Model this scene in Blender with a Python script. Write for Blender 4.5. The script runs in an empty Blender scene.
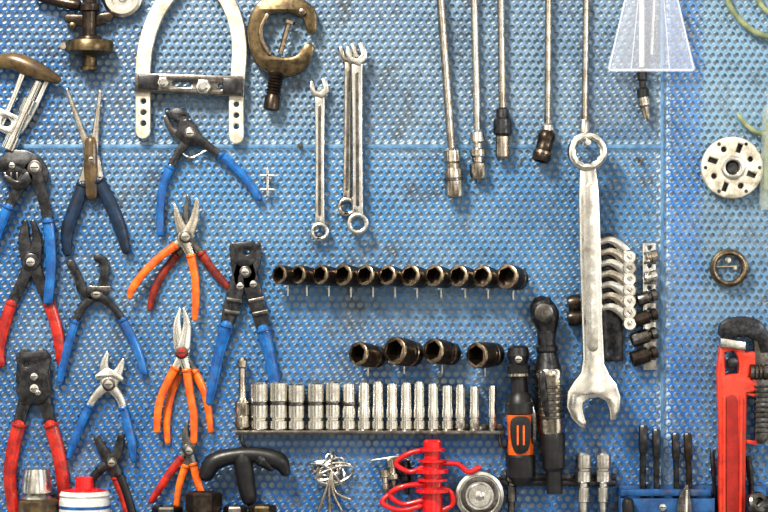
import bpy, math, random
from mathutils import Vector
from mathutils.geometry import tessellate_polygon
import bmesh
random.seed(7)
S=0.0014; ZC=1.5
def W(p): return ((p[0]-384)*S, -p[2]*S, ZC+(256-p[1])*S)

# ---------------------------------------------------------------- materials
def nn(nt,t,**k):
    n=nt.nodes.new(t)
    for a,b in k.items(): setattr(n,a,b)
    return n
def mat(name,c1,c2=None,metal=0.0,rough=0.4,scale=60,rvar=0.15,bump=0.1,spec=0.5,lo=0.4,hi=0.62,coat=0,grime=0):
    m=bpy.data.materials.new(name); m.use_nodes=True; nt=m.node_tree
    b=nt.nodes['Principled BSDF']; L=nt.links.new
    if c2 is None: c2=tuple(v*0.6 for v in c1)
    tc=nn(nt,'ShaderNodeTexCoord'); no=nn(nt,'ShaderNodeTexNoise')
    no.inputs['Scale'].default_value=scale; no.inputs['Detail'].default_value=6; no.inputs['Roughness'].default_value=0.7
    L(tc.outputs['Object'],no.inputs['Vector'])
    r=nn(nt,'ShaderNodeValToRGB'); e=r.color_ramp.elements
    e[0].position=lo; e[0].color=(*c2,1); e[1].position=hi; e[1].color=(*c1,1)
    L(no.outputs['Fac'],r.inputs['Fac']); col=r.outputs['Color']
    if grime:
        ng=nn(nt,'ShaderNodeTexNoise'); ng.inputs['Scale'].default_value=35; ng.inputs['Detail'].default_value=9; ng.inputs['Roughness'].default_value=.75
        mpg=nn(nt,'ShaderNodeMapping'); mpg.inputs['Location'].default_value=(7,3,1); L(tc.outputs['Object'],mpg.inputs['Vector']); L(mpg.outputs['Vector'],ng.inputs['Vector'])
        rg=nn(nt,'ShaderNodeValToRGB'); rg.color_ramp.elements[0].position=.52; rg.color_ramp.elements[1].position=.68
        rg.color_ramp.elements[0].color=(0,0,0,1); rg.color_ramp.elements[1].color=(grime,)*3+(1,)
        L(ng.outputs['Fac'],rg.inputs['Fac']); mg=nn(nt,'ShaderNodeMix',data_type='RGBA')
        L(rg.outputs['Color'],mg.inputs[0]); L(col,mg.inputs[6]); mg.inputs[7].default_value=(.16,.12,.08,1); col=mg.outputs[2]
    L(col,b.inputs['Base Color'])
    mr=nn(nt,'ShaderNodeMapRange'); mr.inputs['From Min'].default_value=0.3; mr.inputs['From Max'].default_value=0.7
    mr.inputs['To Min'].default_value=min(1,rough+rvar); mr.inputs['To Max'].default_value=max(0.05,rough-rvar*0.5)
    L(no.outputs['Fac'],mr.inputs['Value']); L(mr.outputs['Result'],b.inputs['Roughness'])
    b.inputs['Metallic'].default_value=metal
    b.inputs['Specular IOR Level'].default_value=spec
    b.inputs['Coat Weight'].default_value=coat
    if bump>0:
        n2=nn(nt,'ShaderNodeTexNoise'); n2.inputs['Scale'].default_value=scale*5; L(tc.outputs['Object'],n2.inputs['Vector'])
        bp=nn(nt,'ShaderNodeBump'); bp.inputs['Strength'].default_value=bump; bp.inputs['Distance'].default_value=0.0006
        L(n2.outputs['Fac'],bp.inputs['Height']); L(bp.outputs['Normal'],b.inputs['Normal'])
    return m
CHROME=mat('chrome_steel',(.92,.90,.85),(.72,.69,.62),1,.19,rvar=.14,bump=.03,grime=.35)
SATIN=mat('satin_steel',(.86,.84,.80),(.50,.48,.43),1,.25,rvar=.14,bump=.06,grime=.5)
CREAM=mat('cream_painted_steel',(.84,.82,.73),(.50,.45,.35),.3,.35,grime=.6)
WARM=mat('warm_steel',(.76,.71,.62),(.38,.33,.27),1,.22,rvar=.1,grime=.5)
DARK=mat('dark_steel',(.10,.10,.105),(.03,.03,.033),.85,.3,scale=90)
GUN=mat('gunmetal',(.27,.26,.25),(.09,.082,.075),1,.27,scale=80,grime=.5)
IMPACT=mat('impact_phosphate',(.085,.065,.05),(.028,.022,.018),.75,.3,scale=90)
BRONZE=mat('bronze_patina',(.22,.165,.09),(.06,.045,.03),.9,.32,scale=70)
EDGE=mat('worn_bronze_edge',(.45,.36,.26),(.16,.12,.085),1,.25,scale=120)
BLACK=mat('black_rubber',(.02,.02,.022),(.008,.008,.009),0,.35)
BLUE=mat('blue_grip',(.012,.16,.46),(.006,.07,.25),0,.28,coat=.4,grime=.3)
NAVY=mat('navy_grip',(.012,.035,.08),(.006,.014,.03),0,.33)
RED=mat('red_grip',(.58,.03,.015),(.26,.012,.01),0,.3,coat=.3,grime=.4)
DRED=mat('brown_red_grip',(.30,.035,.015),(.11,.012,.01),0,.36)
ORANGE=mat('orange_grip',(.90,.20,.015),(.60,.09,.01),0,.3,coat=.3,grime=.4)
REDPAINT=mat('red_enamel',(.70,.05,.02),(.40,.02,.012),0,.32,lo=.32,hi=.5,coat=.4,grime=.5)
REDPL=mat('red_plastic',(.78,.015,.02),(.5,.01,.01),0,.25,coat=.5)
OLIVE=mat('olive_brown_grip',(.15,.10,.045),(.05,.033,.018),.2,.3,coat=.3)
BRACKET=mat('blue_bracket_paint',(.02,.12,.32),(.01,.05,.16),.1,.4,grime=.5)
GREEN=mat('green_hose',(.30,.34,.20),(.15,.18,.10),0,.35)
WHITE=mat('white_plastic',(.75,.76,.74),(.55,.56,.54),0,.35,grime=.4)
def clear(name,alpha,col=(.9,.93,.95)):
    m=bpy.data.materials.new(name); m.use_nodes=True; nt=m.node_tree
    b=nt.nodes['Principled BSDF']; out=nt.nodes['Material Output']
    b.inputs['Base Color'].default_value=(*col,1); b.inputs['Roughness'].default_value=.12
    no=nn(nt,'ShaderNodeTexNoise'); tc=nn(nt,'ShaderNodeTexCoord'); no.inputs['Scale'].default_value=25
    nt.links.new(tc.outputs['Object'],no.inputs['Vector'])
    bp=nn(nt,'ShaderNodeBump'); bp.inputs['Strength'].default_value=.5; bp.inputs['Distance'].default_value=.004
    nt.links.new(no.outputs['Fac'],bp.inputs['Height']); nt.links.new(bp.outputs['Normal'],b.inputs['Normal'])
    t=nn(nt,'ShaderNodeBsdfTransparent'); mx=nn(nt,'ShaderNodeMixShader'); mx.inputs[0].default_value=alpha
    nt.links.new(t.outputs[0],mx.inputs[1]); nt.links.new(b.outputs[0],mx.inputs[2]); nt.links.new(mx.outputs[0],out.inputs['Surface'])
    return m
CLEAR=clear('clear_plastic',.18,(.75,.78,.88))
WEAR={DARK:GUN,GUN:WARM,BRONZE:EDGE,IMPACT:EDGE}

# ---------------------------------------------------------------- geometry kit
def cat(pts,n=6,closed=False):
    if len(pts)<3 and not closed: 
        return [tuple(a+(b-a)*i/n for a,b in zip(pts[0],pts[1])) for i in range(n+1)]
    out=[]; m=len(pts); segs=m if closed else m-1
    for i in range(segs):
        if closed: p0,p1,p2,p3=[pts[(i+k)%m] for k in (-1,0,1,2)]
        else: p0,p1,p2,p3=pts[max(i-1,0)],pts[i],pts[i+1],pts[min(i+2,m-1)]
        for j in range(n):
            t=j/n
            out.append(tuple(.5*((2*b)+(-a+c)*t+(2*a-5*b+4*c-d)*t*t+(-a+3*b-3*c+d)*t**3) for a,b,c,d in zip(p0,p1,p2,p3)))
    if not closed: out.append(tuple(pts[-1]))
    return out
def circ(x,y,r,n=20,ph=0,ry=None): 
    ry=ry or r
    return [(x+r*math.cos(ph+2*math.pi*i/n),y+ry*math.sin(ph+2*math.pi*i/n)) for i in range(n)]
def rot(pts,cx,cy,a):
    a=math.radians(a); c,s=math.cos(a),math.sin(a)
    return [((x-cx)*c-(y-cy)*s+cx,(x-cx)*s+(y-cy)*c+cy) for x,y in pts]
def star(x,y,r,n=12,k=.9):
    return [(x+(r if i%2 else r*k)*math.cos(math.pi*i/n),y+(r if i%2 else r*k)*math.sin(math.pi*i/n)) for i in range(2*n)]
def area(p): return sum(p[i][0]*p[(i+1)%len(p)][1]-p[(i+1)%len(p)][0]*p[i][1] for i in range(len(p)))/2

class T:
    def __init__(s,name): s.name=name; s.V=[];s.F=[];s.M=[];s.mats=[]
    def add(s,vs,fs,m):
        if m not in s.mats: s.mats.append(m)
        k=s.mats.index(m); o=len(s.V); s.V+=vs
        for f in fs: s.F.append([i+o for i in f]); s.M.append(k)
    def plate(s,outer,z0,z1,m,holes=(),bev=1.0,wear=True):
        loops=[]
        for j,l in enumerate([outer]+list(holes)):
            l=[tuple(p[:2]) for p in l]; q=[]
            for p in l:
                if not q or (abs(p[0]-q[-1][0])+abs(p[1]-q[-1][1]))>1e-3: q.append(p)
            if abs(q[0][0]-q[-1][0])+abs(q[0][1]-q[-1][1])<1e-3: q.pop()
            if (area(q)<0)==(j==0): q.reverse()
            loops.append(q)
        vs=[];fs=[];ws=[];front=[];fi=[];bi=[]
        for q in loops:
            n=len(q); nr=[]
            for i in range(n):
                a,b,c=q[i-1],q[i],q[(i+1)%n]
                d1=Vector((b[0]-a[0],b[1]-a[1])).normalized(); d2=Vector((c[0]-b[0],c[1]-b[1])).normalized()
                n1=Vector((-d1.y,d1.x)); n2=Vector((-d2.y,d2.x)); nr.append((n1+n2)/max(.5,1+n1.dot(n2)))
            rings=[(0,z0),(0,z1-bev),(.3*bev,z1-.3*bev),(bev,z1)]
            base=len(vs)
            for (o,z) in rings:
                for i in range(n): vs.append((q[i][0]+nr[i].x*o,q[i][1]+nr[i].y*o,z))
            for r in range(3):
                for i in range(n):
                    i2=(i+1)%n; (ws if r==1 else fs).append([base+r*n+i,base+r*n+i2,base+(r+1)*n+i2,base+(r+1)*n+i])
            fi+=list(range(base+3*n,base+4*n)); bi+=list(range(base,base+n))
            front.append([Vector((vs[k][0],vs[k][1],0)) for k in range(base+3*n,base+4*n)])
        for t in tessellate_polygon(front):
            fs.append([fi[k] for k in t]); fs.append([bi[k] for k in t][::-1])
        wm=WEAR.get(m,m) if wear else m
        o=len(s.V); s.add(vs,fs,m)
        if wm not in s.mats: s.mats.append(wm)
        k=s.mats.index(wm)
        for f in ws: s.F.append([i+o for i in f]); s.M.append(k)
    def strip(s,pts,z0,z1,m,bev=1.0,round_=True,holes=(),n=6):
        P=cat([tuple(map(float,p)) for p in pts],n)
        Lf=[];R=[]
        for i,p in enumerate(P):
            a=P[max(i-1,0)];b=P[min(i+1,len(P)-1)]
            d=Vector((b[0]-a[0],b[1]-a[1])).normalized(); k=Vector((-d.y,d.x))*p[2]/2
            Lf.append((p[0]+k.x,p[1]+k.y)); R.append((p[0]-k.x,p[1]-k.y))
            if i==0: d0=d
            d1=d
        out=list(Lf)
        if round_:
            p=P[-1]; a0=math.atan2(d1.x,-d1.y)
            for j in range(1,6): a=a0-math.pi*j/6; out.append((p[0]+p[2]/2*math.cos(a),p[1]+p[2]/2*math.sin(a)))
        out+=R[::-1]
        if round_:
            p=P[0]; a0=math.atan2(-d0.x,d0.y)
            for j in range(1,6): a=a0-math.pi*j/6; out.append((p[0]+p[2]/2*math.cos(a),p[1]+p[2]/2*math.sin(a)))
        s.plate(out,z0,z1,m,holes,bev)
    def lathe(s,p0,d,prof,m,n=24,caps=(1,1)):
        p0=Vector(p0); d=Vector(d).normalized()
        u=d.cross(Vector((0,0,1)))
        if u.length<1e-3: u=Vector((1,0,0))
        u.normalize(); v=d.cross(u); vs=[];fs=[]
        for e in prof:
            for i in range(n):
                a=2*math.pi*i/n; r=e[1]
                if len(e)>2: r*=math.cos(math.pi/6)/math.cos((a%(math.pi/3))-math.pi/6)
                q=p0+d*e[0]+(u*math.cos(a)+v*math.sin(a))*r; vs.append(tuple(q))
        k=len(prof)
        for j in range(k-1):
            for i in range(n):
                i2=(i+1)%n; fs.append([j*n+i,j*n+i2,(j+1)*n+i2,(j+1)*n+i])
        if caps[0]: fs.append(list(range(n)))
        if caps[1]: fs.append(list(range((k-1)*n,k*n))[::-1])
        s.add(vs,fs,m)
    def tube(s,pts,m,dr=1.0,n=12,sm=5,caps=True,closed=False):
        P=cat([tuple(map(float,p)) for p in pts],sm,closed); R=[]
        if closed: P=P+[P[0]]
        K=len(P)
        for i,p in enumerate(P):
            a=P[max(i-1,0)];b=P[min(i+1,K-1)]
            d=Vector((b[0]-a[0],b[1]-a[1],b[2]-a[2])).normalized(); R.append((Vector(p[:3]),p[3],d))
        if caps and not closed:
            c,r,d=R[0]; R=[(c-d*r*.95,r*.3,d),(c-d*r*.6,r*.8,d)]+R
            c,r,d=R[-1]; R=R+[(c+d*r*.6,r*.8,d),(c+d*r*.95,r*.3,d)]
        vs=[];fs=[]
        for c,r,d in R:
            u=d.cross(Vector((0,0,1)))
            if u.length<.05: u=Vector((1,0,0))
            u.normalize(); v=d.cross(u)
            for i in range(n):
                a=2*math.pi*i/n; q=c+u*r*math.cos(a)+v*r*dr*math.sin(a); vs.append(tuple(q))
        for j in range(len(R)-1):
            for i in range(n):
                i2=(i+1)%n; fs.append([j*n+i,j*n+i2,(j+1)*n+i2,(j+1)*n+i])
        fs.append(list(range(n))); fs.append(list(range((len(R)-1)*n,len(R)*n))[::-1])
        s.add(vs,fs,m)
    def box(s,x0,y0,x1,y1,z0,z1,m,bev=.8): s.plate([(x0,y0),(x1,y0),(x1,y1),(x0,y1)],z0,z1,m,(),bev)
    def peg(s,x,y,z=6,r=1.6,m=None): s.lathe((x,y,0.05),(0,0,1),[(0,r*1.6),(1,r*1.6),(1.2,r),(z,r)],m or SATIN,10)
    def screw(s,x,y,r,z0,z1,m):
        s.lathe((x,y,z0),(0,0,1),[(0,r),((z1-z0)*.6,r),((z1-z0)*.9,r*.85),(z1-z0,r*.5)],m,20)
        s.box(x-r*.7,y-.5,x+r*.7,y+.5,z1-.3,z1+.3,BLACK,.1)
    def done(s):
        P=[Vector(W(v)) for v in s.V]
        c=sum(P,Vector())/len(P)
        me=bpy.data.meshes.new(s.name); me.from_pydata([tuple(p-c) for p in P],[],s.F)
        for m in s.mats: me.materials.append(m)
        me.polygons.foreach_set('material_index',s.M)
        bm=bmesh.new(); bm.from_mesh(me); bmesh.ops.recalc_face_normals(bm,faces=bm.faces); bm.to_mesh(me); bm.free()
        me.polygons.foreach_set('use_smooth',[True]*len(me.polygons))
        me.set_sharp_from_angle(angle=math.radians(32))
        o=bpy.data.objects.new(s.name,me); o.location=c; bpy.context.scene.collection.objects.link(o); return o

# ---------------------------------------------------------------- perforated panels
def board_mat():
    m=bpy.data.materials.new('perforated_blue_paint'); m.use_nodes=True; nt=m.node_tree; L=nt.links.new
    b=nt.nodes['Principled BSDF']; at=nn(nt,'ShaderNodeVertexColor',layer_name='paint')
    g=nn(nt,'ShaderNodeNewGeometry')
    def layer(prev,scale,p0,p1,amt,col,off):
        mp=nn(nt,'ShaderNodeMapping'); mp.inputs['Location'].default_value=(off,off*.7,off*1.3); L(g.outputs['Position'],mp.inputs['Vector'])
        n1=nn(nt,'ShaderNodeTexNoise'); n1.inputs['Scale'].default_value=scale; n1.inputs['Detail'].default_value=9; n1.inputs['Roughness'].default_value=.72
        L(mp.outputs['Vector'],n1.inputs['Vector'])
        r=nn(nt,'ShaderNodeValToRGB'); r.color_ramp.elements[0].position=p0; r.color_ramp.elements[1].position=p1
        r.color_ramp.elements[0].color=(0,0,0,1); r.color_ramp.elements[1].color=(amt,amt,amt,1)
        L(n1.outputs['Fac'],r.inputs['Fac'])
        mx=nn(nt,'ShaderNodeMix',data_type='RGBA'); L(r.outputs['Color'],mx.inputs[0]); L(prev,mx.inputs[6]); mx.inputs[7].default_value=(*col,1)
        return mx.outputs[2]
    c=layer(at.outputs['Color'],6,.48,.64,.5,(.22,.34,.46),0)
    c=layer(c,70,.54,.66,.5,(.36,.48,.58),5)
    c=layer(c,4,.5,.70,.6,(.015,.05,.14),11)
    c=layer(c,14,.56,.66,.85,(.06,.055,.055),3)
    c=layer(c,45,.58,.66,.85,(.05,.04,.035),8)
    L(c,b.inputs['Base Color']); b.inputs['Roughness'].default_value=.36; b.inputs['Metallic'].default_value=.1
    return m
PAINT=board_mat()
def lerp(a,b,t): t=max(0,min(1,t)); return tuple(x+(y-x)*t for x,y in zip(a,b))
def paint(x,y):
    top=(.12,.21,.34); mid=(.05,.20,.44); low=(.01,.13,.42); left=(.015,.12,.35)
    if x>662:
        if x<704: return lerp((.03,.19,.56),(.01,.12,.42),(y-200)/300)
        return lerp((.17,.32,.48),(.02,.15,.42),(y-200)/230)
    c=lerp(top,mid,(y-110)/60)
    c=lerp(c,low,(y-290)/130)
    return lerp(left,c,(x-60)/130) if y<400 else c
def panel(name,x0,y0,x1,y1):
    px=8.0; py=px*math.sqrt(3)/2; R=px/math.sqrt(3); hr=3.05
    V=[];F=[];C=[]
    j0=int(y0/py)-1; j1=int(y1/py)+2
    mb=2.5
    for j in range(j0,j1):
        for i in range(int(x0/px)-2,int(x1/px)+3):
            cx=(i+.5*(j%2))*px; cy=j*py
            if cx<x0+mb or cx>x1-mb or cy<y0+mb or cy>y1-mb: continue
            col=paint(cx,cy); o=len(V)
            outer=[]
            for k in range(6):
                a=math.pi/6+k*math.pi/3; b2=a+math.pi/3
                p=(cx+R*math.cos(a),cy+R*math.sin(a)); q=(cx+R*math.cos(b2),cy+R*math.sin(b2))
                outer.append(p); outer.append(((p[0]+q[0])/2,(p[1]+q[1])/2))
            for k in range(12): V.append((outer[k][0],outer[k][1],0))
            for k in range(12):
                a=math.pi/6+k*math.pi/6; V.append((cx+hr*math.cos(a),cy+hr*math.sin(a),0))
            for k in range(12):
                a=math.pi/6+k*math.pi/6; V.append((cx+hr*math.cos(a),cy+hr*math.sin(a),-1.6))
            for k in range(12):
                k2=(k+1)%12
                F.append((o+k,o+k2,o+12+k2,o+12+k)); F.append((o+12+k,o+12+k2,o+24+k2,o+24+k))
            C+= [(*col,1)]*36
    me=bpy.data.meshes.new(name); me.from_pydata([W(v) for v in V],[],F)
    ca=me.color_attributes.new('paint','FLOAT_COLOR','POINT')
    ca.data.foreach_set('color',[c for q in C for c in q])
    me.materials.append(PAINT)
    o=bpy.data.objects.new(name,me); bpy.context.scene.collection.objects.link(o)
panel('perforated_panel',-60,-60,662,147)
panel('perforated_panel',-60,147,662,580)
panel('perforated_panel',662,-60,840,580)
SEAM=mat('seam_paint',(.14,.30,.48),(.05,.14,.28),.1,.42,scale=30)
t=T('trim_1'); t.box(-60,144.5,662,148.5,-.2,.6,SEAM,.3); t.done()
t=T('trim_2'); t.box(660.5,-60,663.5,580,-.2,.7,SEAM,.3); t.done()
WALLM=mat('pale_plaster',(.70,.80,.84),(.40,.52,.60),0,.8,scale=9,bump=.1)
t=T('wall_back'); t.box(-900,-700,1700,1320,-20,-4.5,WALLM); t.done()
FLOORM=mat('concrete_floor',(.30,.29,.28),(.2,.2,.19),0,.8,scale=8)
me=bpy.data.meshes.new('floor'); me.from_pydata([(-1.8,-6,0.01),(1.8,-6,0.01),(1.8,0,0.01),(-1.8,0,0.01)],[],[(0,1,2,3)]); me.materials.append(FLOORM)
bpy.context.scene.collection.objects.link(bpy.data.objects.new('floor',me))

# ---------------------------------------------------------------- pliers
def pliers(name,jaws,handles,pivot,pr,hm=DARK,z=5,jz=5,pm=SATIN,extra=None,boss=None):
    t=T(name)
    t.peg(pivot[0],pivot[1],z+1)
    for i,j in enumerate(jaws):
        t.strip(j,z+i*1.5,z+jz+i*1.5,hm,1.2)
    for i,(pts,k,gm) in enumerate(handles):
        zz=z+(i%2)*1.5
        t.strip([(p[0],p[1],p[2]*.85) for p in pts[:k+1]],zz,zz+jz,hm,1.2)
        g=[(p[0],p[1],zz+jz*.5,p[2]/2) for p in pts[k:]]
        t.tube(g,gm,.75)
        a=g[0]; b=g[1]; d=Vector((b[0]-a[0],b[1]-a[1],0)).normalized()
        t.lathe((a[0]-d.x*2,a[1]-d.y*2,a[2]),d,[(0,a[3]*.9),(.5,a[3]*1.12),(2.5,a[3]*1.12),(3,a[3])],gm,14)
    if boss: t.plate(circ(pivot[0],pivot[1],boss,24),z,z+jz+2.5,hm,(),1.2)
    t.screw(pivot[0],pivot[1],pr,z+jz,z+jz+4,pm)
    t.lathe((pivot[0],pivot[1],z+jz+.5),(0,0,1),[(0,pr*1.35),(1.6,pr*1.3),(1.9,pr*1.1)],GUN,20)
    if extra: extra(t)
    return t.done()

t=T('lever_riveter')
t.tube([(-2,64,12,6),(14,62,14,9),(36,70,15,9),(58,80,14,5)],OLIVE,.8)
t.lathe((40,82,10),(-28,62,0),[(0,4),(20,4),(20,7),(34,7),(34,5),(60,5),(60,8),(74,8),(76,5)],CHROME)
t.strip([(24,74,6),(14,100,5),(2,126,6)],6,10,CHROME); t.strip([(48,82,5),(34,112,5),(22,132,5)],6,10,SATIN)
t.plate(rot([(-6,112),(22,112),(22,134),(-6,134)],8,123,24),3,14,CHROME,[circ(8,123,4)],2)
t.peg(14,100,6); t.done()

def ex(t):
    t.plate(cat([(2,172),(8,156),(24,150),(42,158),(50,174),(44,188),(28,178),(14,180)],4,True),8,13,DARK,(),1.5)
    t.screw(14,166,3.5,12,15,SATIN)
    for k in range(5): t.box(6+k*6,173,8+k*6,180,12.6,14,GUN,.3)
pliers('cutting_pliers',[[(4,165,14),(18,158,16),(34,165,17)],[(30,178,12),(20,186,10),(8,178,6)]],
 [([(34,168,18),(20,190,13),(10,208,12),(2,226,11),(-3,240,10)],2,BLUE),([(36,170,18),(44,195,13),(50,222,12),(53,260,11),(50,300,10)],2,BLUE)],(37,168),5.5,DARK,extra=ex,z=9)

pliers('wire_stripping_pliers',[[(68,90,3),(78,118,5),(90,152,8)],[(101,92,3),(98,120,5),(95,152,8)]],
 [([(92,158,13),(84,186,13),(75,210,14),(68,232,13),(68,252,9)],1,NAVY),([(95,158,13),(100,182,13),(112,205,14),(121,228,13),(127,250,9)],1,NAVY)],(93,165),4,WARM,z=5,
 extra=lambda t:(t.tube([(92,142,11,6),(92,165,12,7),(93,195,11,6)],OLIVE,.7),t.screw(93,160,3,15,17,SATIN)))

def ex(t):
    t.plate([(168,112),(178,108),(190,114),(189,121),(197,125),(203,136),(196,147),(184,144),(176,134),(180,122),(170,119)],6,11,DARK,[circ(185,118,2,10)],1.2)
    t.tube([(181,152,8,1.2),(192,158,9,1.2),(208,150,8,1.2)],SATIN)
    t.strip([(166,118,5),(172,130,6),(184,138,10)],5,9,GUN)
pliers('circlip_pliers',[[(190,130,14),(180,118,9),(168,113,5)]],
 [([(192,136,14),(180,152,10),(171,168,9),(164,185,8.5),(161,210,8.5),(161,233,8)],2,BLUE),([(192,134,14),(208,146,10),(222,156,9),(238,170,8.5),(250,184,8.5),(259,198,8)],2,BLUE)],(191,134),4.5,DARK,extra=ex)

pliers('combination_pliers',[[(26,222,5),(25,240,12),(30,262,16)],[(34,222,5),(38,240,10),(34,262,16)]],
 [([(34,258,17),(22,284,13),(12,304,12),(5,326,12),(0,350,11),(1,363,10)],2,RED),([(32,258,17),(42,284,13),(50,304,12),(57,326,12),(61,350,11),(62,362,10)],2,RED)],(32,262),5,DARK,boss=9,z=2,extra=None)

pliers('hose_clamp_pliers',[[(72,264,9),(79,276,8),(84,290,11),(97,296,11)],[(99,258,9),(106,264,9),(104,282,9),(99,296,11)]],
 [([(104,292,12),(86,304,9),(76,322,9),(69,345,9),(64,365,9),(61,380,7)],2,BLUE),([(92,290,12),(112,305,9),(124,320,9),(134,340,9),(141,358,9),(145,372,7)],2,BLUE)],(98,294),4.5,DARK,
 extra=lambda t:(t.box(92,286,112,292,11,14,GUN),))

pliers('needle_nose_pliers',[[(176,206,4),(180,222,9),(187,238,14)],[(198,200,4),(195,220,9),(187,238,14)]],
 [([(190,236,14),(176,246,9),(160,258,8),(144,274,8),(134,288,8),(131,296,6)],1,ORANGE),([(184,238,14),(192,256,9),(196,276,8),(197,296,8),(196,318,6)],1,ORANGE)],(187,237),5,WARM,z=11)
pliers('needle_nose_pliers',[[(188,196,3),(186,220,8),(190,240,10)]],
 [([(190,240,12),(176,256,9),(164,272,8),(155,290,8),(150,308,6)],1,DRED),([(188,240,12),(202,254,9),(212,268,8),(222,280,8),(228,287,6)],1,DRED)],(189,244),4,GUN,z=2,jz=4)

def ex(t):
    for (x,y,a) in ((234,300,8),(232,312,8),(256,300,-12),(260,313,-12)):
        t.plate(rot([(x-7,y-2),(x+9,y-2),(x+9,y+2),(x-7,y+2)],x,y,a),10,14,GUN,(),.8)
    t.plate([(232,243),(252,241),(259,245),(256,262),(246,270),(234,262),(236,250)],8,13,DARK,[circ(247,252,3,12)],1.2)
    t.screw(241,286,4,11,15,SATIN); t.screw(254,284,4,11,15,SATIN)
pliers('crimping_pliers',[[(234,246,8),(238,262,14),(243,280,18)],[(258,246,8),(254,262,14),(247,280,18)]],
 [([(243,265,16),(238,285,19),(232,306,19),(227,326,15),(220,352,11),(214,380,11),(210,401,8)],3,BLUE),([(248,265,16),(252,285,19),(258,306,19),(264,330,15),(270,355,12),(275,380,12),(279,402,9)],3,BLUE)],(246,272),4.5,DARK,extra=ex,jz=6)

pliers('long_reach_pliers',[[(181,309,3),(178,325,8),(181,346,13)],[(185,309,3),(188,325,8),(185,346,13)]],
 [([(186,350,13),(176,368,9),(167,385,8),(160,405,8),(158,429,7)],1,ORANGE),([(182,350,13),(188,370,9),(191,392,8),(195,415,8),(195,440,7)],1,ORANGE)],(183,352),5,CHROME,z=11,pm=RED)
pliers('long_reach_pliers',[[(183,330,6),(183,350,10),(184,362,11)]],
 [([(186,356,11),(178,376,9),(171,396,8),(167,420,8),(168,441,6)],1,ORANGE),([(184,356,11),(195,372,9),(203,388,8),(208,404,8),(211,430,6)],1,ORANGE)],(184,360),3,GUN,z=2,jz=4)

pliers('snap_ring_pliers',[[(108,354,5),(105,366,9),(108,384,13)],[(124,360,4),(120,370,9),(112,384,13)]],
 [([(112,382,14),(98,394,10),(90,406,9),(82,424,9),(75,442,9),(70,456,6)],2,BLUE),([(108,382,14),(120,396,10),(124,408,9),(129,426,9),(133,444,9),(134,459,6)],2,BLUE)],(110,384),5,SATIN,
 extra=lambda t:t.strip([(99,376,6),(110,372,8),(122,378,6)],10,13,CHROME))

def ex(t):
    t.plate([(18,352),(48,350),(53,358),(50,372),(54,392),(44,404),(24,404),(17,390),(22,372),(18,362)],8,13,DARK,[circ(28,364,2.5,10)],1.4)
    t.screw(36,376,4,12,15,SATIN); t.screw(40,392,3,12,15,SATIN)
pliers('bolt_cutters',[[(26,355,14),(26,380,18)],[(42,355,14),(44,380,18)]],
 [([(32,386,20),(24,408,15),(20,425,14),(14,450,14),(11,480,13),(16,518,12)],2,RED),([(40,386,20),(48,408,15),(52,425,14),(59,450,14),(64,480,13),(67,518,12)],2,RED)],(36,388),5,DARK,extra=ex)

pliers('needle_nose_pliers',[[(188,422,3),(186,434,7),(189,448,11)],[(195,424,3),(194,436,7),(191,448,11)]],
 [([(192,448,12),(182,458,8),(172,470,8),(162,485,8),(152,500,6)],1,RED),([(188,448,12),(194,464,8),(198,480,8),(206,500,6)],1,ORANGE),([(190,450,12),(186,466,8),(180,484,7),(176,512,6)],1,ORANGE)],(190,450),4,GUN)
pliers('diagonal_cutters',[[(98,438,7),(104,450,10),(112,462,12)],[(122,436,7),(119,450,10),(113,462,12)]],
 [([(114,460,12),(100,470,9),(93,480,8),(92,500,7)],1,BLACK),([(112,460,12),(120,474,9),(126,488,8),(134,514,8)],1,BLACK),([(112,462,10),(116,478,7),(122,494,6),(128,514,6)],1,RED)],(113,462),4,DARK)

# ---------------------------------------------------------------- top left hardware
t=T('pipe_flaring_clamp')
t.lathe((91,-20,14),(0,1,0),[(0,7),(24,7),(26,10),(32,10),(33,7),(56,7),(58,12),(62,13)],IMPACT)
t.lathe((91,40,14),(0,1,0),[(0,14),(2,23),(6,24.5),(13,24),(15,20),(17,9),(19,7),(27,7),(28,9),(31,9),(33,4)],BRONZE)
t.tube([(40,-4,12,6),(58,2,13,6),(78,6,14,6)],IMPACT); t.screw(74,27,4,10,15,BRONZE)
t.strip([(70,20,9),(90,22,12),(110,18,9)],6,14,IMPACT); t.lathe((66,48,18),(0,0,1),[(0,4),(4,4),(5,3)],WARM)
t.peg(91,46,10); t.done()
t=T('bearing_cup'); t.lathe((123,-2,1),(0,0,1),[(0,20),(10,20),(13,17),(13,12),(8,10),(8,5),(12,4)],SATIN,32); t.done()

t=T('gear_puller')
lh=[circ(144.5,y,2.8,12) for y in (102,113,124)]; rh=[circ(237,y,2.8,12) for y in (105,116,127)]
t.strip([(144,132,15),(144,95,15),(144,70,15),(147,45,15),(155,20,15),(168,-2,15),(184,-20,16)],6,13,CREAM,1.8,holes=lh)
t.strip([(237,137,15),(237,98,15),(239,70,15),(240,48,15),(237,26,15),(229,4,15),(214,-18,16)],6,13,CREAM,1.8,holes=rh)
t.plate([(137,74),(243,77),(246,82),(245,98),(136,93)],12,19,GUN,[cat([(176,83),(192,84),(192,88),(176,87)],3,True),circ(222,88,2.5,12)],1.6)
t.plate([(140,76),(160,76),(160,91),(140,90)],18,21,DARK,(),1); t.plate([(224,79),(244,80),(243,96),(224,95)],18,21,DARK,(),1)
for x,y,r in ((165,84,6),(205,88,8)):
    t.plate(circ(x,y,r,6),18,24,CHROME,(),1.2); t.lathe((x,y,24),(0,0,1),[(0,r*.6),(4,r*.6),(5,r*.4)],SATIN)
t.peg(144,80,7); t.peg(238,82,7); t.done()

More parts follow.
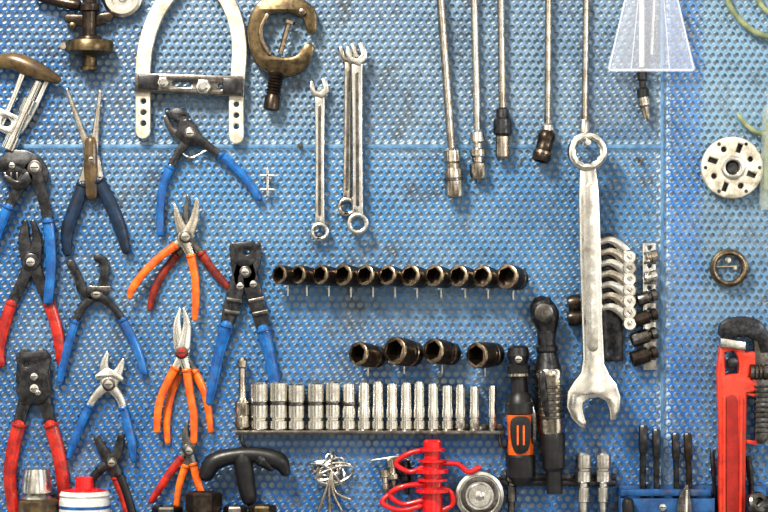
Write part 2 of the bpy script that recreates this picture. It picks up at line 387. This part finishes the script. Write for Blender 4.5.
t=T('g_clamp')
t.strip([(312,30,11),(308,14,16),(290,6,17),(268,8,17),(257,22,15),(256,42,14),(264,60,17),(282,68,20),(300,64,17),(309,50,12)],6,19,BRONZE,3)
t.strip([(268,17,4),(262,30,4),(263,42,4),(270,55,4)],18,20.5,EDGE,.8)
t.lathe((290,22,14),(-.28,1,0),[(0,6),(3,6),(3,2.5),(34,2.5)],EDGE)
pr=[(0,7),(2,9)]
for i in range(7): pr+=[(4+i*3,8),(5.5+i*3,6.4)]
pr+=[(27,8),(38,8),(40,5)]
t.lathe((277,72,13),(-.14,1,0),pr,IMPACT)
t.screw(303,14,4,17,22,EDGE); t.peg(262,18,7); t.done()

# ---------------------------------------------------------------- wrenches
def ring_wrench(name,x0,y0,x1,y1,r0,r1,w,z,m=SATIN,openend=False):
    t=T(name); d=Vector((x1-x0,y1-y0)).normalized()
    t.strip([(x0+d.x*r0*.8,y0+d.y*r0*.8,w*1.15),((x0+x1)/2,(y0+y1)/2,w),(x1-d.x*r1*.8,y1-d.y*r1*.8,w*1.1)],z+1,z+6,m,1.6,False)
    t.strip([(x0+d.x*(r0+8),y0+d.y*(r0+8),w*.35),(x1-d.x*(r1+8),y1-d.y*(r1+8),w*.35)],z+5.5,z+6.8,GUN,.4)
    if openend:
        a=math.degrees(math.atan2(d.y,d.x))+180-15
        pts=[(r0*1.15,-r0*.75),(r0*.6,-r0*1.05),(-r0*.5,-r0*.95),(-r0*1.1,0),(-r0*.5,r0*.95),(r0*.6,r0*1.05),(r0*1.15,r0*.75),(r0*1.1,r0*.45),(0,r0*.45),(-r0*.3,0),(0,-r0*.45),(r0*1.1,-r0*.45)]
        pts=rot([(x+x0,y+y0) for x,y in pts],x0,y0,a); t.plate(pts,z,z+7,m,(),1.3)
    else: t.plate(circ(x0,y0,r0,28),z,z+8,m,[star(x0,y0,r0*.62)],1.8)
    t.plate(circ(x1,y1,r1,28),z,z+8,m,[star(x1,y1,r1*.6)],1.8)
    t.peg(x0,y0,z+8,1.8); return t.done()
ring_wrench('combination_wrench',320,90,320,232,9,9.5,9,5.5,SATIN,True)
ring_wrench('combination_wrench',349,55,347,207,9,9.5,8,1,WARM,True)
ring_wrench('combination_wrench',357,57,358,224,10,11,10,12,SATIN,True)

t=T('large_combination_wrench')
body=[(594,170),(597,200),(599,260),(600,320),(602,362),(607,373),(614,382),(618,395),(617,410),(613,418),(607,419),(606,408),(603,400),(596,396),(587,397),(582,402),(581,410),(584,420),(583,426),(577,425),(569,417),(564,405),(565,390),(571,380),(578,371),(580,358),(579,320),(577,260),(576,200),(577,170)]
t.plate(body,24,34,CHROME,(),2.6)
t.plate(circ(585,153,19.5,40),23,37,CHROME,[star(585,153,12)],3)
t.strip([(587,188,7),(588,270,10),(590,345,11)],33.5,35,SATIN,.8)
t.lathe((585,144,0.1),(0,0,1),[(0,3),(1.2,3),(1.3,2),(39,2),(39.2,3),(41,3)],SATIN,12)
t.done()

# ---------------------------------------------------------------- extension bars
def bar(name,x0,y0,x1,y1,r,end,z=8,m=WARM):
    t=T(name); d=Vector((x1-x0,y1-y0,0)); Ln=d.length; d.normalize()
    t.lathe((x0,y0,z),d,[(0,r),(Ln,r)],m,16)
    t.lathe((x1,y1,z),d,end[0],end[1],20)
    if len(end)>2:
        for a,pf,mm in end[2]: t.lathe((x1+d.x*a,y1+d.y*a,z),d,pf,mm,20)
    t.peg((x0+x1)/2,(y0+y1)/2,z,1.5); t.done()
bar('socket_extension_bar',438,-30,451,148,4.2,([(0,4),(3,8),(14,9),(16,7.5),(22,7.5)],WARM,[(20,[(0,5),(1,9),(4,9.5),(26,9.5),(29,8.5),(29,6),(22,6)],WARM),(30,[(0,9.6),(.5,10),(3,10),(3.5,9.6)],GUN)]),11,WARM)
bar('socket_extension_bar',473,-30,477,130,3.8,([(0,4),(3,7),(12,8),(14,5),(20,5)],SATIN,[(18,[(0,4),(2,8),(8,8),(10,6),(14,6),(16,8.5),(28,8.5),(31,7),(31,5),(26,5)],WARM)]),9,SATIN)
bar('socket_extension_bar',500,-30,502,108,3.8,([(0,4),(2,6),(10,7),(12,9),(26,9.5),(28,7)],DARK,[(27,[(0,6),(2,7.5),(22,7.5),(24,6),(24,4.5),(18,4.5)],WARM)]),9)
bar('socket_extension_bar',548,-30,547,124,3.4,([(0,4),(2,6),(7,6.5),(8,5)],SATIN,[]),9,WARM)
t=T('universal_joint_socket'); t.lathe((547,132,10),(-.25,1,.15),[(0,7),(2,8.5),(8,9),(10,8),(20,8),(22,9.2),(28,9.2),(31,8),(31,6),(26,6)],IMPACT); t.peg(547,140,6)
t.lathe((547,132,10),(-.25,1,.15),[(21,9),(21.5,9.6),(24,9.6),(24.5,9)],EDGE); t.done()
bar('socket_extension_bar',586,-30,584,120,3.4,([(0,4),(4,5.5),(14,5.5),(16,4)],SATIN),7,WARM)

t=T('clear_plastic_sleeve')
t.plate([(632,-30),(668,-30),(694,70),(690,73),(610,73),(606,70)],13,13.6,CLEAR,(),.1)
SEAMC=clear('clear_plastic_seam',.4,(.8,.82,.9))
t.strip([(609,71,2.5),(691,71,2.5)],12.5,14.5,SEAMC,.5); t.strip([(631,-30,1.8),(608,70,1.8)],12.6,14.5,SEAMC,.4); t.strip([(669,-30,1.8),(692,70,1.8)],12.6,14.5,SEAMC,.4)
t.strip([(640,-30,1),(630,70,1)],13.5,14.3,SEAMC,.2); t.strip([(660,-30,1),(668,70,1)],13.5,14.3,SEAMC,.2)
t.peg(650,-10,13); t.done()
t=T('blow_gun_nozzle')
t.lathe((641,-30,8),(0,1,0),[(0,2.8),(98,2.8)],WHITE,12); t.lathe((655,-30,7),(-.05,1,0),[(0,2),(85,2)],SATIN,12)
t.lathe((641,68,8),(.04,1,0),[(0,3),(2,5),(12,5),(14,3.5),(20,3.5),(22,6),(30,6),(32,4)],BLACK)
t.lathe((642,96,8),(.18,1,0),[(0,4),(2,6),(10,6.5),(12,4.5),(20,4),(24,3)],WARM)
t.peg(641,40,6); t.done()

# ---------------------------------------------------------------- right side
t=T('air_hose')
t.tube([(722,-20,6,3),(728,5,8,3),(742,24,10,3),(760,36,12,3),(790,42,12,3)],GREEN)
t.tube([(752,-20,6,3),(758,2,8,3),(768,14,10,3),(790,22,12,3)],GREEN)
t.tube([(738,116,6,2.6),(746,126,8,2.6),(760,134,10,2.6),(790,136,12,2.6)],GREEN)
t.tube([(788,20,12,2.5),(800,70,12,2.5),(790,130,12,2.5)],GREEN); t.peg(760,36,12,1.5); t.done()
t=T('clear_squeeze_bottle')
t.lathe((770,60,10),(-.03,1,0),[(0,3),(44,3),(50,7),(56,8),(146,8),(150,6)],clear('cloudy_plastic',.32,(.5,.56,.5))); t.peg(770,120,4)
t.lathe((769,120,10),(-.03,1,0),[(0,5),(70,5)],GREEN); t.done()

t=T('lathe_chuck_disc')
hs=[circ(731,168,7,20)]
for a in (20,110,200,290):
    hs.append(rot([(731+16,165.5),(731+25,165.5),(731+25,170.5),(731+16,170.5)],731,168,a))
for a in (65,155,245,335):
    ca,sa=math.cos(math.radians(a)),math.sin(math.radians(a)); hs.append(circ(731+20*ca,168+20*sa,2.8,12))
t.plate(circ(731,168,31,48),4,12,CREAM,hs,2); t.plate(circ(731,168,12,30),11,14,SATIN,[circ(731,168,7,20)],1.2)
t.plate(circ(731,168,27,40),1,3.5,DARK,(),1)
t.lathe((731,168,.1),(0,0,1),[(0,6.5),(9,6.5),(10,5)],DARK)
for a in range(0,360,60):
    ca,sa=math.cos(math.radians(a)),math.sin(math.radians(a)); t.lathe((731+27*ca,168+27*sa,11),(0,0,1),[(0,2),(1.2,1.8),(1.4,1)],DARK,10)
t.done()
t=T('ball_bearing')
t.plate(circ(728,268,19,40),3,12,BRONZE,[circ(728,268,13,32)],1.8); t.plate(circ(728,268,16.5,40),11,13,EDGE,[circ(728,268,14.5,32)],.5)
t.strip([(717,267,1.5),(739,266,1.5)],2,4,WARM,.3);t.peg(728,260,8,2); t.peg(735,268,4); t.done()

t=T('wrench_rack')
t.plate([(599,234),(614,234),(614,262),(622,262),(623,361),(600,361)],1.5,5,DARK,[circ(606,244,3,12),circ(611,352,3,12)],1.2)
ys=[246,257,268,279,290,301,312]
for i,y in enumerate(ys):
    z=6+i*.6
    t.strip([(597,y-2,6),(608,y-6,8),(620,y,10),(628,y+10,11)],z,z+8,(SATIN,WARM)[i%2],2.6)
    t.lathe((628,y+11,z+2),(0,0,1),[(0,7.5),(6,7.5),(8,6),(8,3.2,'h'),(5,3,'h')],SATIN if i%2 else CHROME,18)
for y in (300,315): t.lathe((600,y,10),(-1,.1,.05),[(0,6),(20,8),(29,8.5),(33,7)],IMPACT)
t.peg(606,300,3); t.done()
t=T('socket_clip_rail')
t.plate([(642,243),(655,243),(656,370),(643,370)],2,5,SATIN,[circ(649,y,2.2,10) for y in (248,266,288,310)],.8)
for y,m,l,r in ((258,WARM,10,5),(278,SATIN,12,5),(297,GUN,20,6),(316,IMPACT,24,7),(335,GUN,26,7),(354,IMPACT,26,8)):
    t.box(643,y-6,655,y-3.5,4.5,9,GUN,.4); t.box(643,y+3.5,655,y+6,4.5,9,GUN,.4)
    t.lathe((656,y-3,11),(-1,.32,.12),[(0,4.5),(1,6),(6,6),(7,4),(9,4),(10,r),(l,r),(l+1,r*.9),(l+1,r*.6,'h'),(l-4,r*.6,'h')],m)
t.peg(649,260,4); t.done()

# pipe wrench
t=T('pipe_wrench')
t.plate(cat([(716,334),(717,324),(726,318),(742,316),(756,320),(765,332),(768,345)],4)+[(768,352),(757,352),(754,341),(744,336),(732,337),(722,340)],14,26,DARK,(),2.5)
t.strip([(758,340,15),(760,380,15),(758,436,13)],14,24,GUN,1.5)
for i in range(10): t.box(751,384+i*5,766,386.5+i*5,23,25.5,DARK,.4)
t.plate([(717,345),(726,341),(738,344),(743,351),(768,350),(768,362),(748,366),(746,376),(768,378),(768,388),(744,392),(742,512),(738,560),(720,560),(716,512),(716,420),(714,370)],12,23,REDPAINT,[[(722,352),(731,350),(735,356),(735,372),(723,374)]],2.5)
t.strip([(728,400,13),(729,460,13),(730,545,12)],22.5,24,mat('red_recess',(.40,.02,.012),(.28,.015,.01),0,.5),.6)
t.strip([(721,396,3),(721,545,3)],22.5,26,REDPAINT,1); t.strip([(738,396,3),(737,545,3)],22.5,26,REDPAINT,1)
t.plate([(717,337),(742,341),(742,349),(717,346)],14,27,SATIN,(),1)
t.lathe((746,371,22),(1,0,0),[(0,5),(1,8),(4,8),(5,7),(6,8),(8,8),(9,7),(10,8),(12,8),(13,7),(14,8),(18,8),(20,5)],GUN); t.screw(729,362,6,22,27,DARK)
t.strip([(742,392,4),(760,398,4),(764,420,4),(756,440,4),(744,440,4)],12,20,REDPAINT,1)
t.peg(728,430,13); t.done()

# ---------------------------------------------------------------- impact sockets on pegs
def impact(x,y,r,L,dx=-.55,dy=-.12,z=9):
    t=T('impact_socket'); d=Vector((dx,dy,.85)).normalized()
    p=Vector((x-dx*L*.55,y-dy*L*.55,z))
    t.lathe(p,d,[(0,r*.78),(1,r*.9),(L*.4,r*.9),(L*.45,r*.82),(L*.5,r),(L*.93,r)],IMPACT,30,(1,0))
    t.lathe(p,d,[(L*.93,r),(L*.98,r*.96),(L,r*.86),(L,r*.76,'h')],EDGE,30,(0,0))
    t.lathe(p,d,[(L,r*.76,'h'),(L*.5,r*.70,'h')],IMPACT,30,(0,1))
    t.lathe(p,d,[(L*.2,r*.91),(L*.22,r*.94),(L*.28,r*.94),(L*.3,r*.91)],EDGE,30,(0,0))
    t.lathe((x+2,y+r*.6,.1),(0,0,1),[(0,2.2),(1,2.2),(1.1,1.2),(10,1.2)],SATIN,10)
    t.lathe((x+2,y+r*.4,6.5),(0,1,0),[(0,1.1),(17,1.1)],SATIN,10)
    t.done()
xs=[286,305,327,349,371,393,415,439,463,486,511]
for i,x in enumerate(xs): impact(x,275+.25*i,[9.5,9.5,10,11,10.5,10,11,11,11,11,12.5][i],26+(i%3),-.75+.05*i if i<5 else -.5)
for x,y,r in ((366,354,12),(402,351,14),(440,351,12.5),(483,354,13)): impact(x,y,r,33,-.68,-.15 if x<470 else 0)

# ---------------------------------------------------------------- chrome socket rail
X=[243,260,279,297,316,333,349,364,378,392,406,419,433,447,460,474,492]
Wd=[12,18,18,17,17,15,14,13.5,12.5,12.5,12.5,12,12,12,11,11,9.5]
for i,(x,w) in enumerate(zip(X,Wd)):
    t=T('extension_adapter' if i==0 else 'deep_socket'); r=w/2; z=11
    if i==0:
        t.lathe((x,428,z),(0,-1,0),[(0,6),(2,7.5),(12,7.5),(13,6.5),(15,7.5),(26,7.5),(29,5),(31,4),(60,3.5),(62,5),(68,5),(71,3)],WARM)
    else:
        H=46+ (i%3) - (3 if i>12 else 0)
        a=[(0,r*.85),(1.2,r*.98),(9,r*.98),(9.8,r*.84),(11.5,r*.84),(12.3,r*.98),(H*.42,r*.98),(H*.5,r*(1 if i<6 else .88)),(H-1.5,r*(1 if i<6 else .88)),(H,r*.82),(H,r*.62,'h'),(H-12,r*.6,'h')]
        t.lathe((x,429,z),(0,-1,0),a,CHROME)
        if i<7: t.lathe((x,429,z),(0,-1,0),[(H*.52,r*1.0),(H*.53,r*1.04),(H*.60,r*1.04),(H*.61,r)],GUN)
    t.done()
t=T('socket_rail')
t.box(236,429.2,503,433.5,2,20,GUN,.8); t.box(236,424,503,433,1,2.5,GUN,.4)
t.tube([(243,432,12,1.5),(243,442,12,1.5),(248,446,10,1.5)],GUN); t.tube([(499,432,12,1.5),(500,444,12,1.5),(505,447,10,1.5)],GUN)
t.peg(260,428,3); t.peg(480,428,3); t.done()

# ---------------------------------------------------------------- air tools
t=T('air_die_grinder')
t.lathe((517,345,19),(.03,1,0),[(0,7),(2,10),(10,11.5),(16,9),(18,9),(20,11.5),(27,11),(30,8),(46,8.5),(50,12),(56,13.5)],BLACK)
t.lathe((517,372,19),(.03,1,0),[(0,11),(.5,12),(3,12),(3.5,11)],WARM)
t.lathe((519,400,19),(.02,1,0),[(0,13),(2,14.5),(12,15),(13,13)],BLACK)
t.lathe((519,413,19),(.02,1,0),[(0,13.8),(12,12.6),(24,12.2),(34,13),(42,12.5)],ORANGE)
t.lathe((520,453,19),(.02,1,0),[(0,13),(2,14.5),(22,14),(26,10),(30,8)],BLACK)
t.plate(cat([(509,420),(519,414),(529,420),(526,448),(512,448)],4,True),30.5,33.5,BLACK,(),.8)
for a in (-3,3): t.strip([(519+a,424,2),(519+a,442,2)],33,34.2,ORANGE,.3)
t.tube([(528,398,24,3),(532,415,26,3),(532,440,25,2.5)],GUN,.6)
t.screw(517,358,4,28,32,SATIN); t.peg(519,420,8); t.done()
t=T('air_ratchet')
t.tube([(541,308,21,13),(544,316,21,14),(546,328,21,10)],DARK,.8)
t.lathe((542,312,31),(0,0,1),[(0,9),(2,9),(3,6),(3,4,'h'),(9,4,'h')],GUN)
t.lathe((545,330,20),(.04,1,0),[(0,9.5),(14,9),(16,11),(20,11),(22,9.5),(34,12.5),(38,13.5)],DARK)
t.lathe((547,368,20),(.04,1,0),[(0,13.5),(2,14.5),(8,14.5),(10,13.5),(60,13),(64,12)],WARM)
for k in range(6): t.lathe((547.5+k*.3,384+k*6,20),(.04,1,0),[(0,13.3),(.8,14.2),(2.5,14.2),(3.3,13.3)],GUN)
t.lathe((551,432,20),(.04,1,0),[(0,12.5),(2,13),(34,11),(38,8),(60,8)],BLACK)
t.tube([(540,372,33,3.5),(542,395,34,3.5),(547,420,31,2.5)],DARK,.6)
t.peg(546,400,8); t.done()

t=T('socket_rack'); t.box(500,480,616,486,.5,4,DARK); t.box(500,474,616,480,.5,3,DARK)
for x in (512,530,552,582,602): t.peg(x,478,5)
t.done()
for x,y0,r in ((511,452,6),(582,452,8),(602,452,7.5)):
    t=T('drive_socket'); z=16 if x>520 else 10
    t.lathe((x,y0,z),(0,1,0),[(6,r*.55),(0,r*.6),(0,r*.85),(1.5,r),(14,r),(15,r*.85),(17,r*.85),(18,r),(28,r),(30,r*.6),(33,r*.6),(34,r*.8),(48,r*.8),(49,r*.6),(110,r*.6)],SATIN if x>520 else GUN); t.peg(x,y0+45,z-4); t.done()

t=T('tool_bracket'); t.box(618,485,766,540,0.2,5,BRACKET,1); t.box(618,487,708,494,20,26,BRACKET,1.5); t.box(618,487,622,494,5,21,BRACKET,1); t.box(704,487,708,494,5,21,BRACKET,1)
t.box(618,496,712,540,19,24,BRACKET,1.2); t.screw(660,505,4,23,26,SATIN); t.done()
for x,y0,r,m in ((642,424,4.5,DARK),(655,428,4.2,DARK),(674,432,4,DARK),(686,432,4.2,IMPACT),(711,450,2.5,DARK),(747,455,3.2,DARK)):
    t=T('punch_chisel'); z=12 if x<700 else 9
    t.lathe((x,y0,z),(.01*(x-650)/10,1,0),[(0,r*.7),(2,r),(24,r),(28,r*.75),(60,r*.75)],m,8,); 
    t.lathe((x+.0,y0+60,z),(0,1,0),[(0,r*.8),(30,r*.5),(50,1)],m,10); t.peg(x,y0+20,z-1,1.2); t.done()
t=T('scriber'); t.strip([(683,484,4),(681,498,13),(681,520,17)],27,31,GUN,1.5); t.strip([(683,488,2),(682,515,4)],30.5,33,CHROME,.5); t.peg(681,500,27); t.done()
t=T('nut_driver'); t.tube([(625,500,32,6),(626,530,32,6)],BLACK); t.peg(625,510,28); t.done()
t=T('pipe_cutter'); t.lathe((750,500,38),(.3,-.2,.6),[(0,11),(6,11),(8,9),(8,5),(4,5)],GUN); t.tube([(764,500,36,8),(750,508,38,8),(740,530,36,8)],DARK); t.peg(752,512,30); t.done()

# ---------------------------------------------------------------- bottom left / middle clutter
t=T('wall_shelf'); t.box(-40,568,340,576,0.2,70,BRACKET,1.5); t.box(-40,560,340,576,.2,2.5,BRACKET,.6); t.done()
t=T('spray_can')
t.lathe((88,474,30),(0,1,0),[(0,6),(1,8.5),(10,9),(11,9)],REDPL)
t.lathe((88,485,30),(0,1,0),[(0,10),(2,19),(3,23)],REDPL,32)
t.lathe((88,488,30),(0,1,0),[(0,23),(4,25),(6,24),(10,25),(79.8,25)],WHITE,32)
t.lathe((88,502,30),(0,1,0),[(0,25.2),(3,25.2)],BLUE,32,(0,0)); t.done()
t=T('metal_flask')
t.lathe((40,466,24),(0,1,0),[(0,9),(1,12),(8,13.5),(20,15),(24,15),(25,11),(30,16)],SATIN,28)
t.lathe((42,496,24),(0,1,0),[(0,16),(3,20),(71.8,20)],OLIVE,28); t.done()
t=T('t_handle_tap_wrench')
t.tube([(208,472,20,8),(216,460,20,9),(238,454,20,8),(262,454,20,8),(280,460,20,9),(286,470,20,5)],BLACK,.9)
t.tube([(244,458,20,10),(247,480,20,9),(250,496,20,8)],BLACK,.9); t.tube([(262,458,22,7),(272,466,20,4)],DARK); t.peg(247,470,14,3); t.done()
for x,y,r,m in ((206,489,18,IMPACT),(237,503,12,GUN),(264,502,14,BRONZE),(170,503,15,GUN)):
    H=567.8-y
    t=T('hex_nut'); t.lathe((x,567.8,32),(0,-1,0),[(0,r,'h'),(H-22,r,'h'),(H-21,r*.9),(H-19,r*.9),(H-18,r,'h'),(H-2,r,'h'),(H,r*.88,'h'),(H,r*.6),(H-10,r*.55)],m,24); t.done()
t=T('key_bunch')
for i in range(6):
    a=i*math.pi/6+.2; rx=15+2*(i%3); ry=7+(i%2)*3; cx=331+(i%3-1)*4; cy=468+(i%2)*4
    t.tube([(cx+rx*math.cos(k*math.pi/4)*math.cos(a)-ry*math.sin(k*math.pi/4)*math.sin(a),cy+rx*math.cos(k*math.pi/4)*math.sin(a)*.8+ry*math.sin(k*math.pi/4)*math.cos(a),6+i+2*math.sin(k),1.2) for k in range(8)],WARM if i%2 else SATIN,1,8,4,False,True)
for i in range(5):
    a=math.radians(-160+i*75); t.tube([(331,468,12,1.3),(331+11*math.cos(a),466+9*math.sin(a),14,1.4),(331+21*math.cos(a),468+15*math.sin(a),10,1.8)],SATIN)
for x2,y2 in ((318,512),(330,514),(342,510),(350,498)): t.tube([(332,470,14,1.5),(330+(x2-332)*.3,490,14,1.5),(x2,y2,12,2)],WARM)
t.peg(332,466,8,2); t.done()
for x,y,r in ((392,464,7),(404,466,6),(384,474,5)):
    t=T('screwdriver_bit'); t.lathe((x,y-6,8),(0.1,1,0),[(0,r*.6),(1,r),(8,r),(9,r*.6),(14,r*.6),(15,r*.9),(20,r*.9),(22,3),(34,2)],WARM if x<400 else DARK); t.peg(x,y,6); t.done()
t=T('hand_wire_hook'); t.tube([(371,460,6,1),(384,458,8,1.2),(398,456,8,1.2),(410,460,6,1)],SATIN); t.peg(398,456,7,1.2); t.done()

t=T('red_coil_hose_gun')
pr=[(0,7),(2,9)]
for i,(w,h) in enumerate([(9,6),(13,3),(8,8),(14,3),(9,6),(16,5),(9,5),(15,3),(9,7),(17,4),(10,40)]):
    y=pr[-1][0]; pr+=[(y+.8,w),(y+h,w)]
t.lathe((432,438,22),(0,1,0),pr,REDPL,28)
t.tube([(424,448,22,2.6),(408,452,22,2.6),(396,462,20,2.6),(410,470,22,2.6),(424,464,24,2.6)],REDPL)
t.tube([(440,462,22,2.6),(456,462,22,2.6),(468,470,22,2.6),(478,466,20,2.6)],REDPL)
t.tube([(424,482,22,2.6),(404,484,24,2.6),(390,492,22,2.6),(402,502,22,2.6),(422,498,24,2.6)],REDPL)
t.tube([(420,504,24,2.6),(400,508,24,2.6),(382,500,22,2.6),(396,488,20,2.6)],REDPL)
t.tube([(440,486,24,2.6),(450,490,24,2.6),(452,502,22,2.6),(442,508,22,2.6)],REDPL)
t.peg(432,470,12,3); t.done()
t=T('round_gauge')
t.lathe((479,494,4),(0,0,1),[(0,24),(12,25),(15,24),(16,21),(13,20),(13,12),(15,11),(15,5),(18,4.5),(19,2)],SATIN,40)
t.plate(circ(479,494,19,40),16.8,17.6,GUN,[circ(479,494,14,40)],.2)
t.lathe((479,518,12),(0,1,0),[(0,6),(20,6)],WARM); t.peg(479,494,5,3); t.done()

for x,y in ((268,181),(300,146),(190,158),(640,160)):
    t=T('wall_hook'); t.lathe((x,y,.1),(0,0,1),[(0,3),(1.5,3),(1.6,1.5),(10,1.5)],GUN,12)
    if x==268:
        t.strip([(262,176,2),(275,176,2)],9,11,SATIN,.5); t.strip([(268,170,2.5),(268,196,2.5)],9,11,SATIN,.5); t.strip([(262,190,2),(275,190,2)],9,11,SATIN,.5)
    t.done()

# ---------------------------------------------------------------- light, world, camera
w=bpy.data.worlds.new('World'); bpy.context.scene.world=w; w.use_nodes=True; nt=w.node_tree
bg=nt.nodes['Background']; tc=nn(nt,'ShaderNodeTexCoord'); mp=nn(nt,'ShaderNodeMapping'); mp.inputs['Scale'].default_value=(1,1,.45); mp.inputs['Location'].default_value=(3.1,0,0)
no=nn(nt,'ShaderNodeTexNoise'); no.inputs['Scale'].default_value=4.5; no.inputs['Detail'].default_value=0
r=nn(nt,'ShaderNodeValToRGB'); e=r.color_ramp.elements; e[0].position=.45; e[0].color=(.05,.05,.055,1); e[1].position=.57; e[1].color=(2.0,1.88,1.66,1)
nt.links.new(tc.outputs['Generated'],mp.inputs['Vector']); nt.links.new(mp.outputs['Vector'],no.inputs['Vector']); nt.links.new(no.outputs['Fac'],r.inputs['Fac']); nt.links.new(r.outputs['Color'],bg.inputs['Color']); bg.inputs['Strength'].default_value=.7
def alight(name,loc,size,power,col,tgt=(0,0,ZC)):
    l=bpy.data.lights.new(name,'AREA'); l.size=size; l.energy=power; l.color=col
    o=bpy.data.objects.new(name,l); o.location=loc; o.rotation_euler=(Vector(tgt)-Vector(loc)).to_track_quat('-Z','Y').to_euler(); bpy.context.scene.collection.objects.link(o)
alight('workshop_lamp_key',(-.8,-1.7,ZC+1.6),.4,92,(1,.94,.83),(.05,0,ZC))
alight('fill_light',(1.8,-2.2,ZC+.6),.5,12,(.95,.96,1))  # low-power cool fill from the right front, no particular lamp
cam=bpy.data.cameras.new('camera'); co=bpy.data.objects.new('camera',cam); bpy.context.scene.collection.objects.link(co)
cam.lens=120; cam.sensor_width=36; co.location=(0,-768*S*120/36,ZC); co.rotation_euler=(math.pi/2,0,0); cam.clip_start=.05
bpy.context.scene.camera=co
bpy.context.scene.view_settings.view_transform='Standard'
try: bpy.context.scene.view_settings.look='Medium High Contrast'
except Exception as ex_: print(ex_)
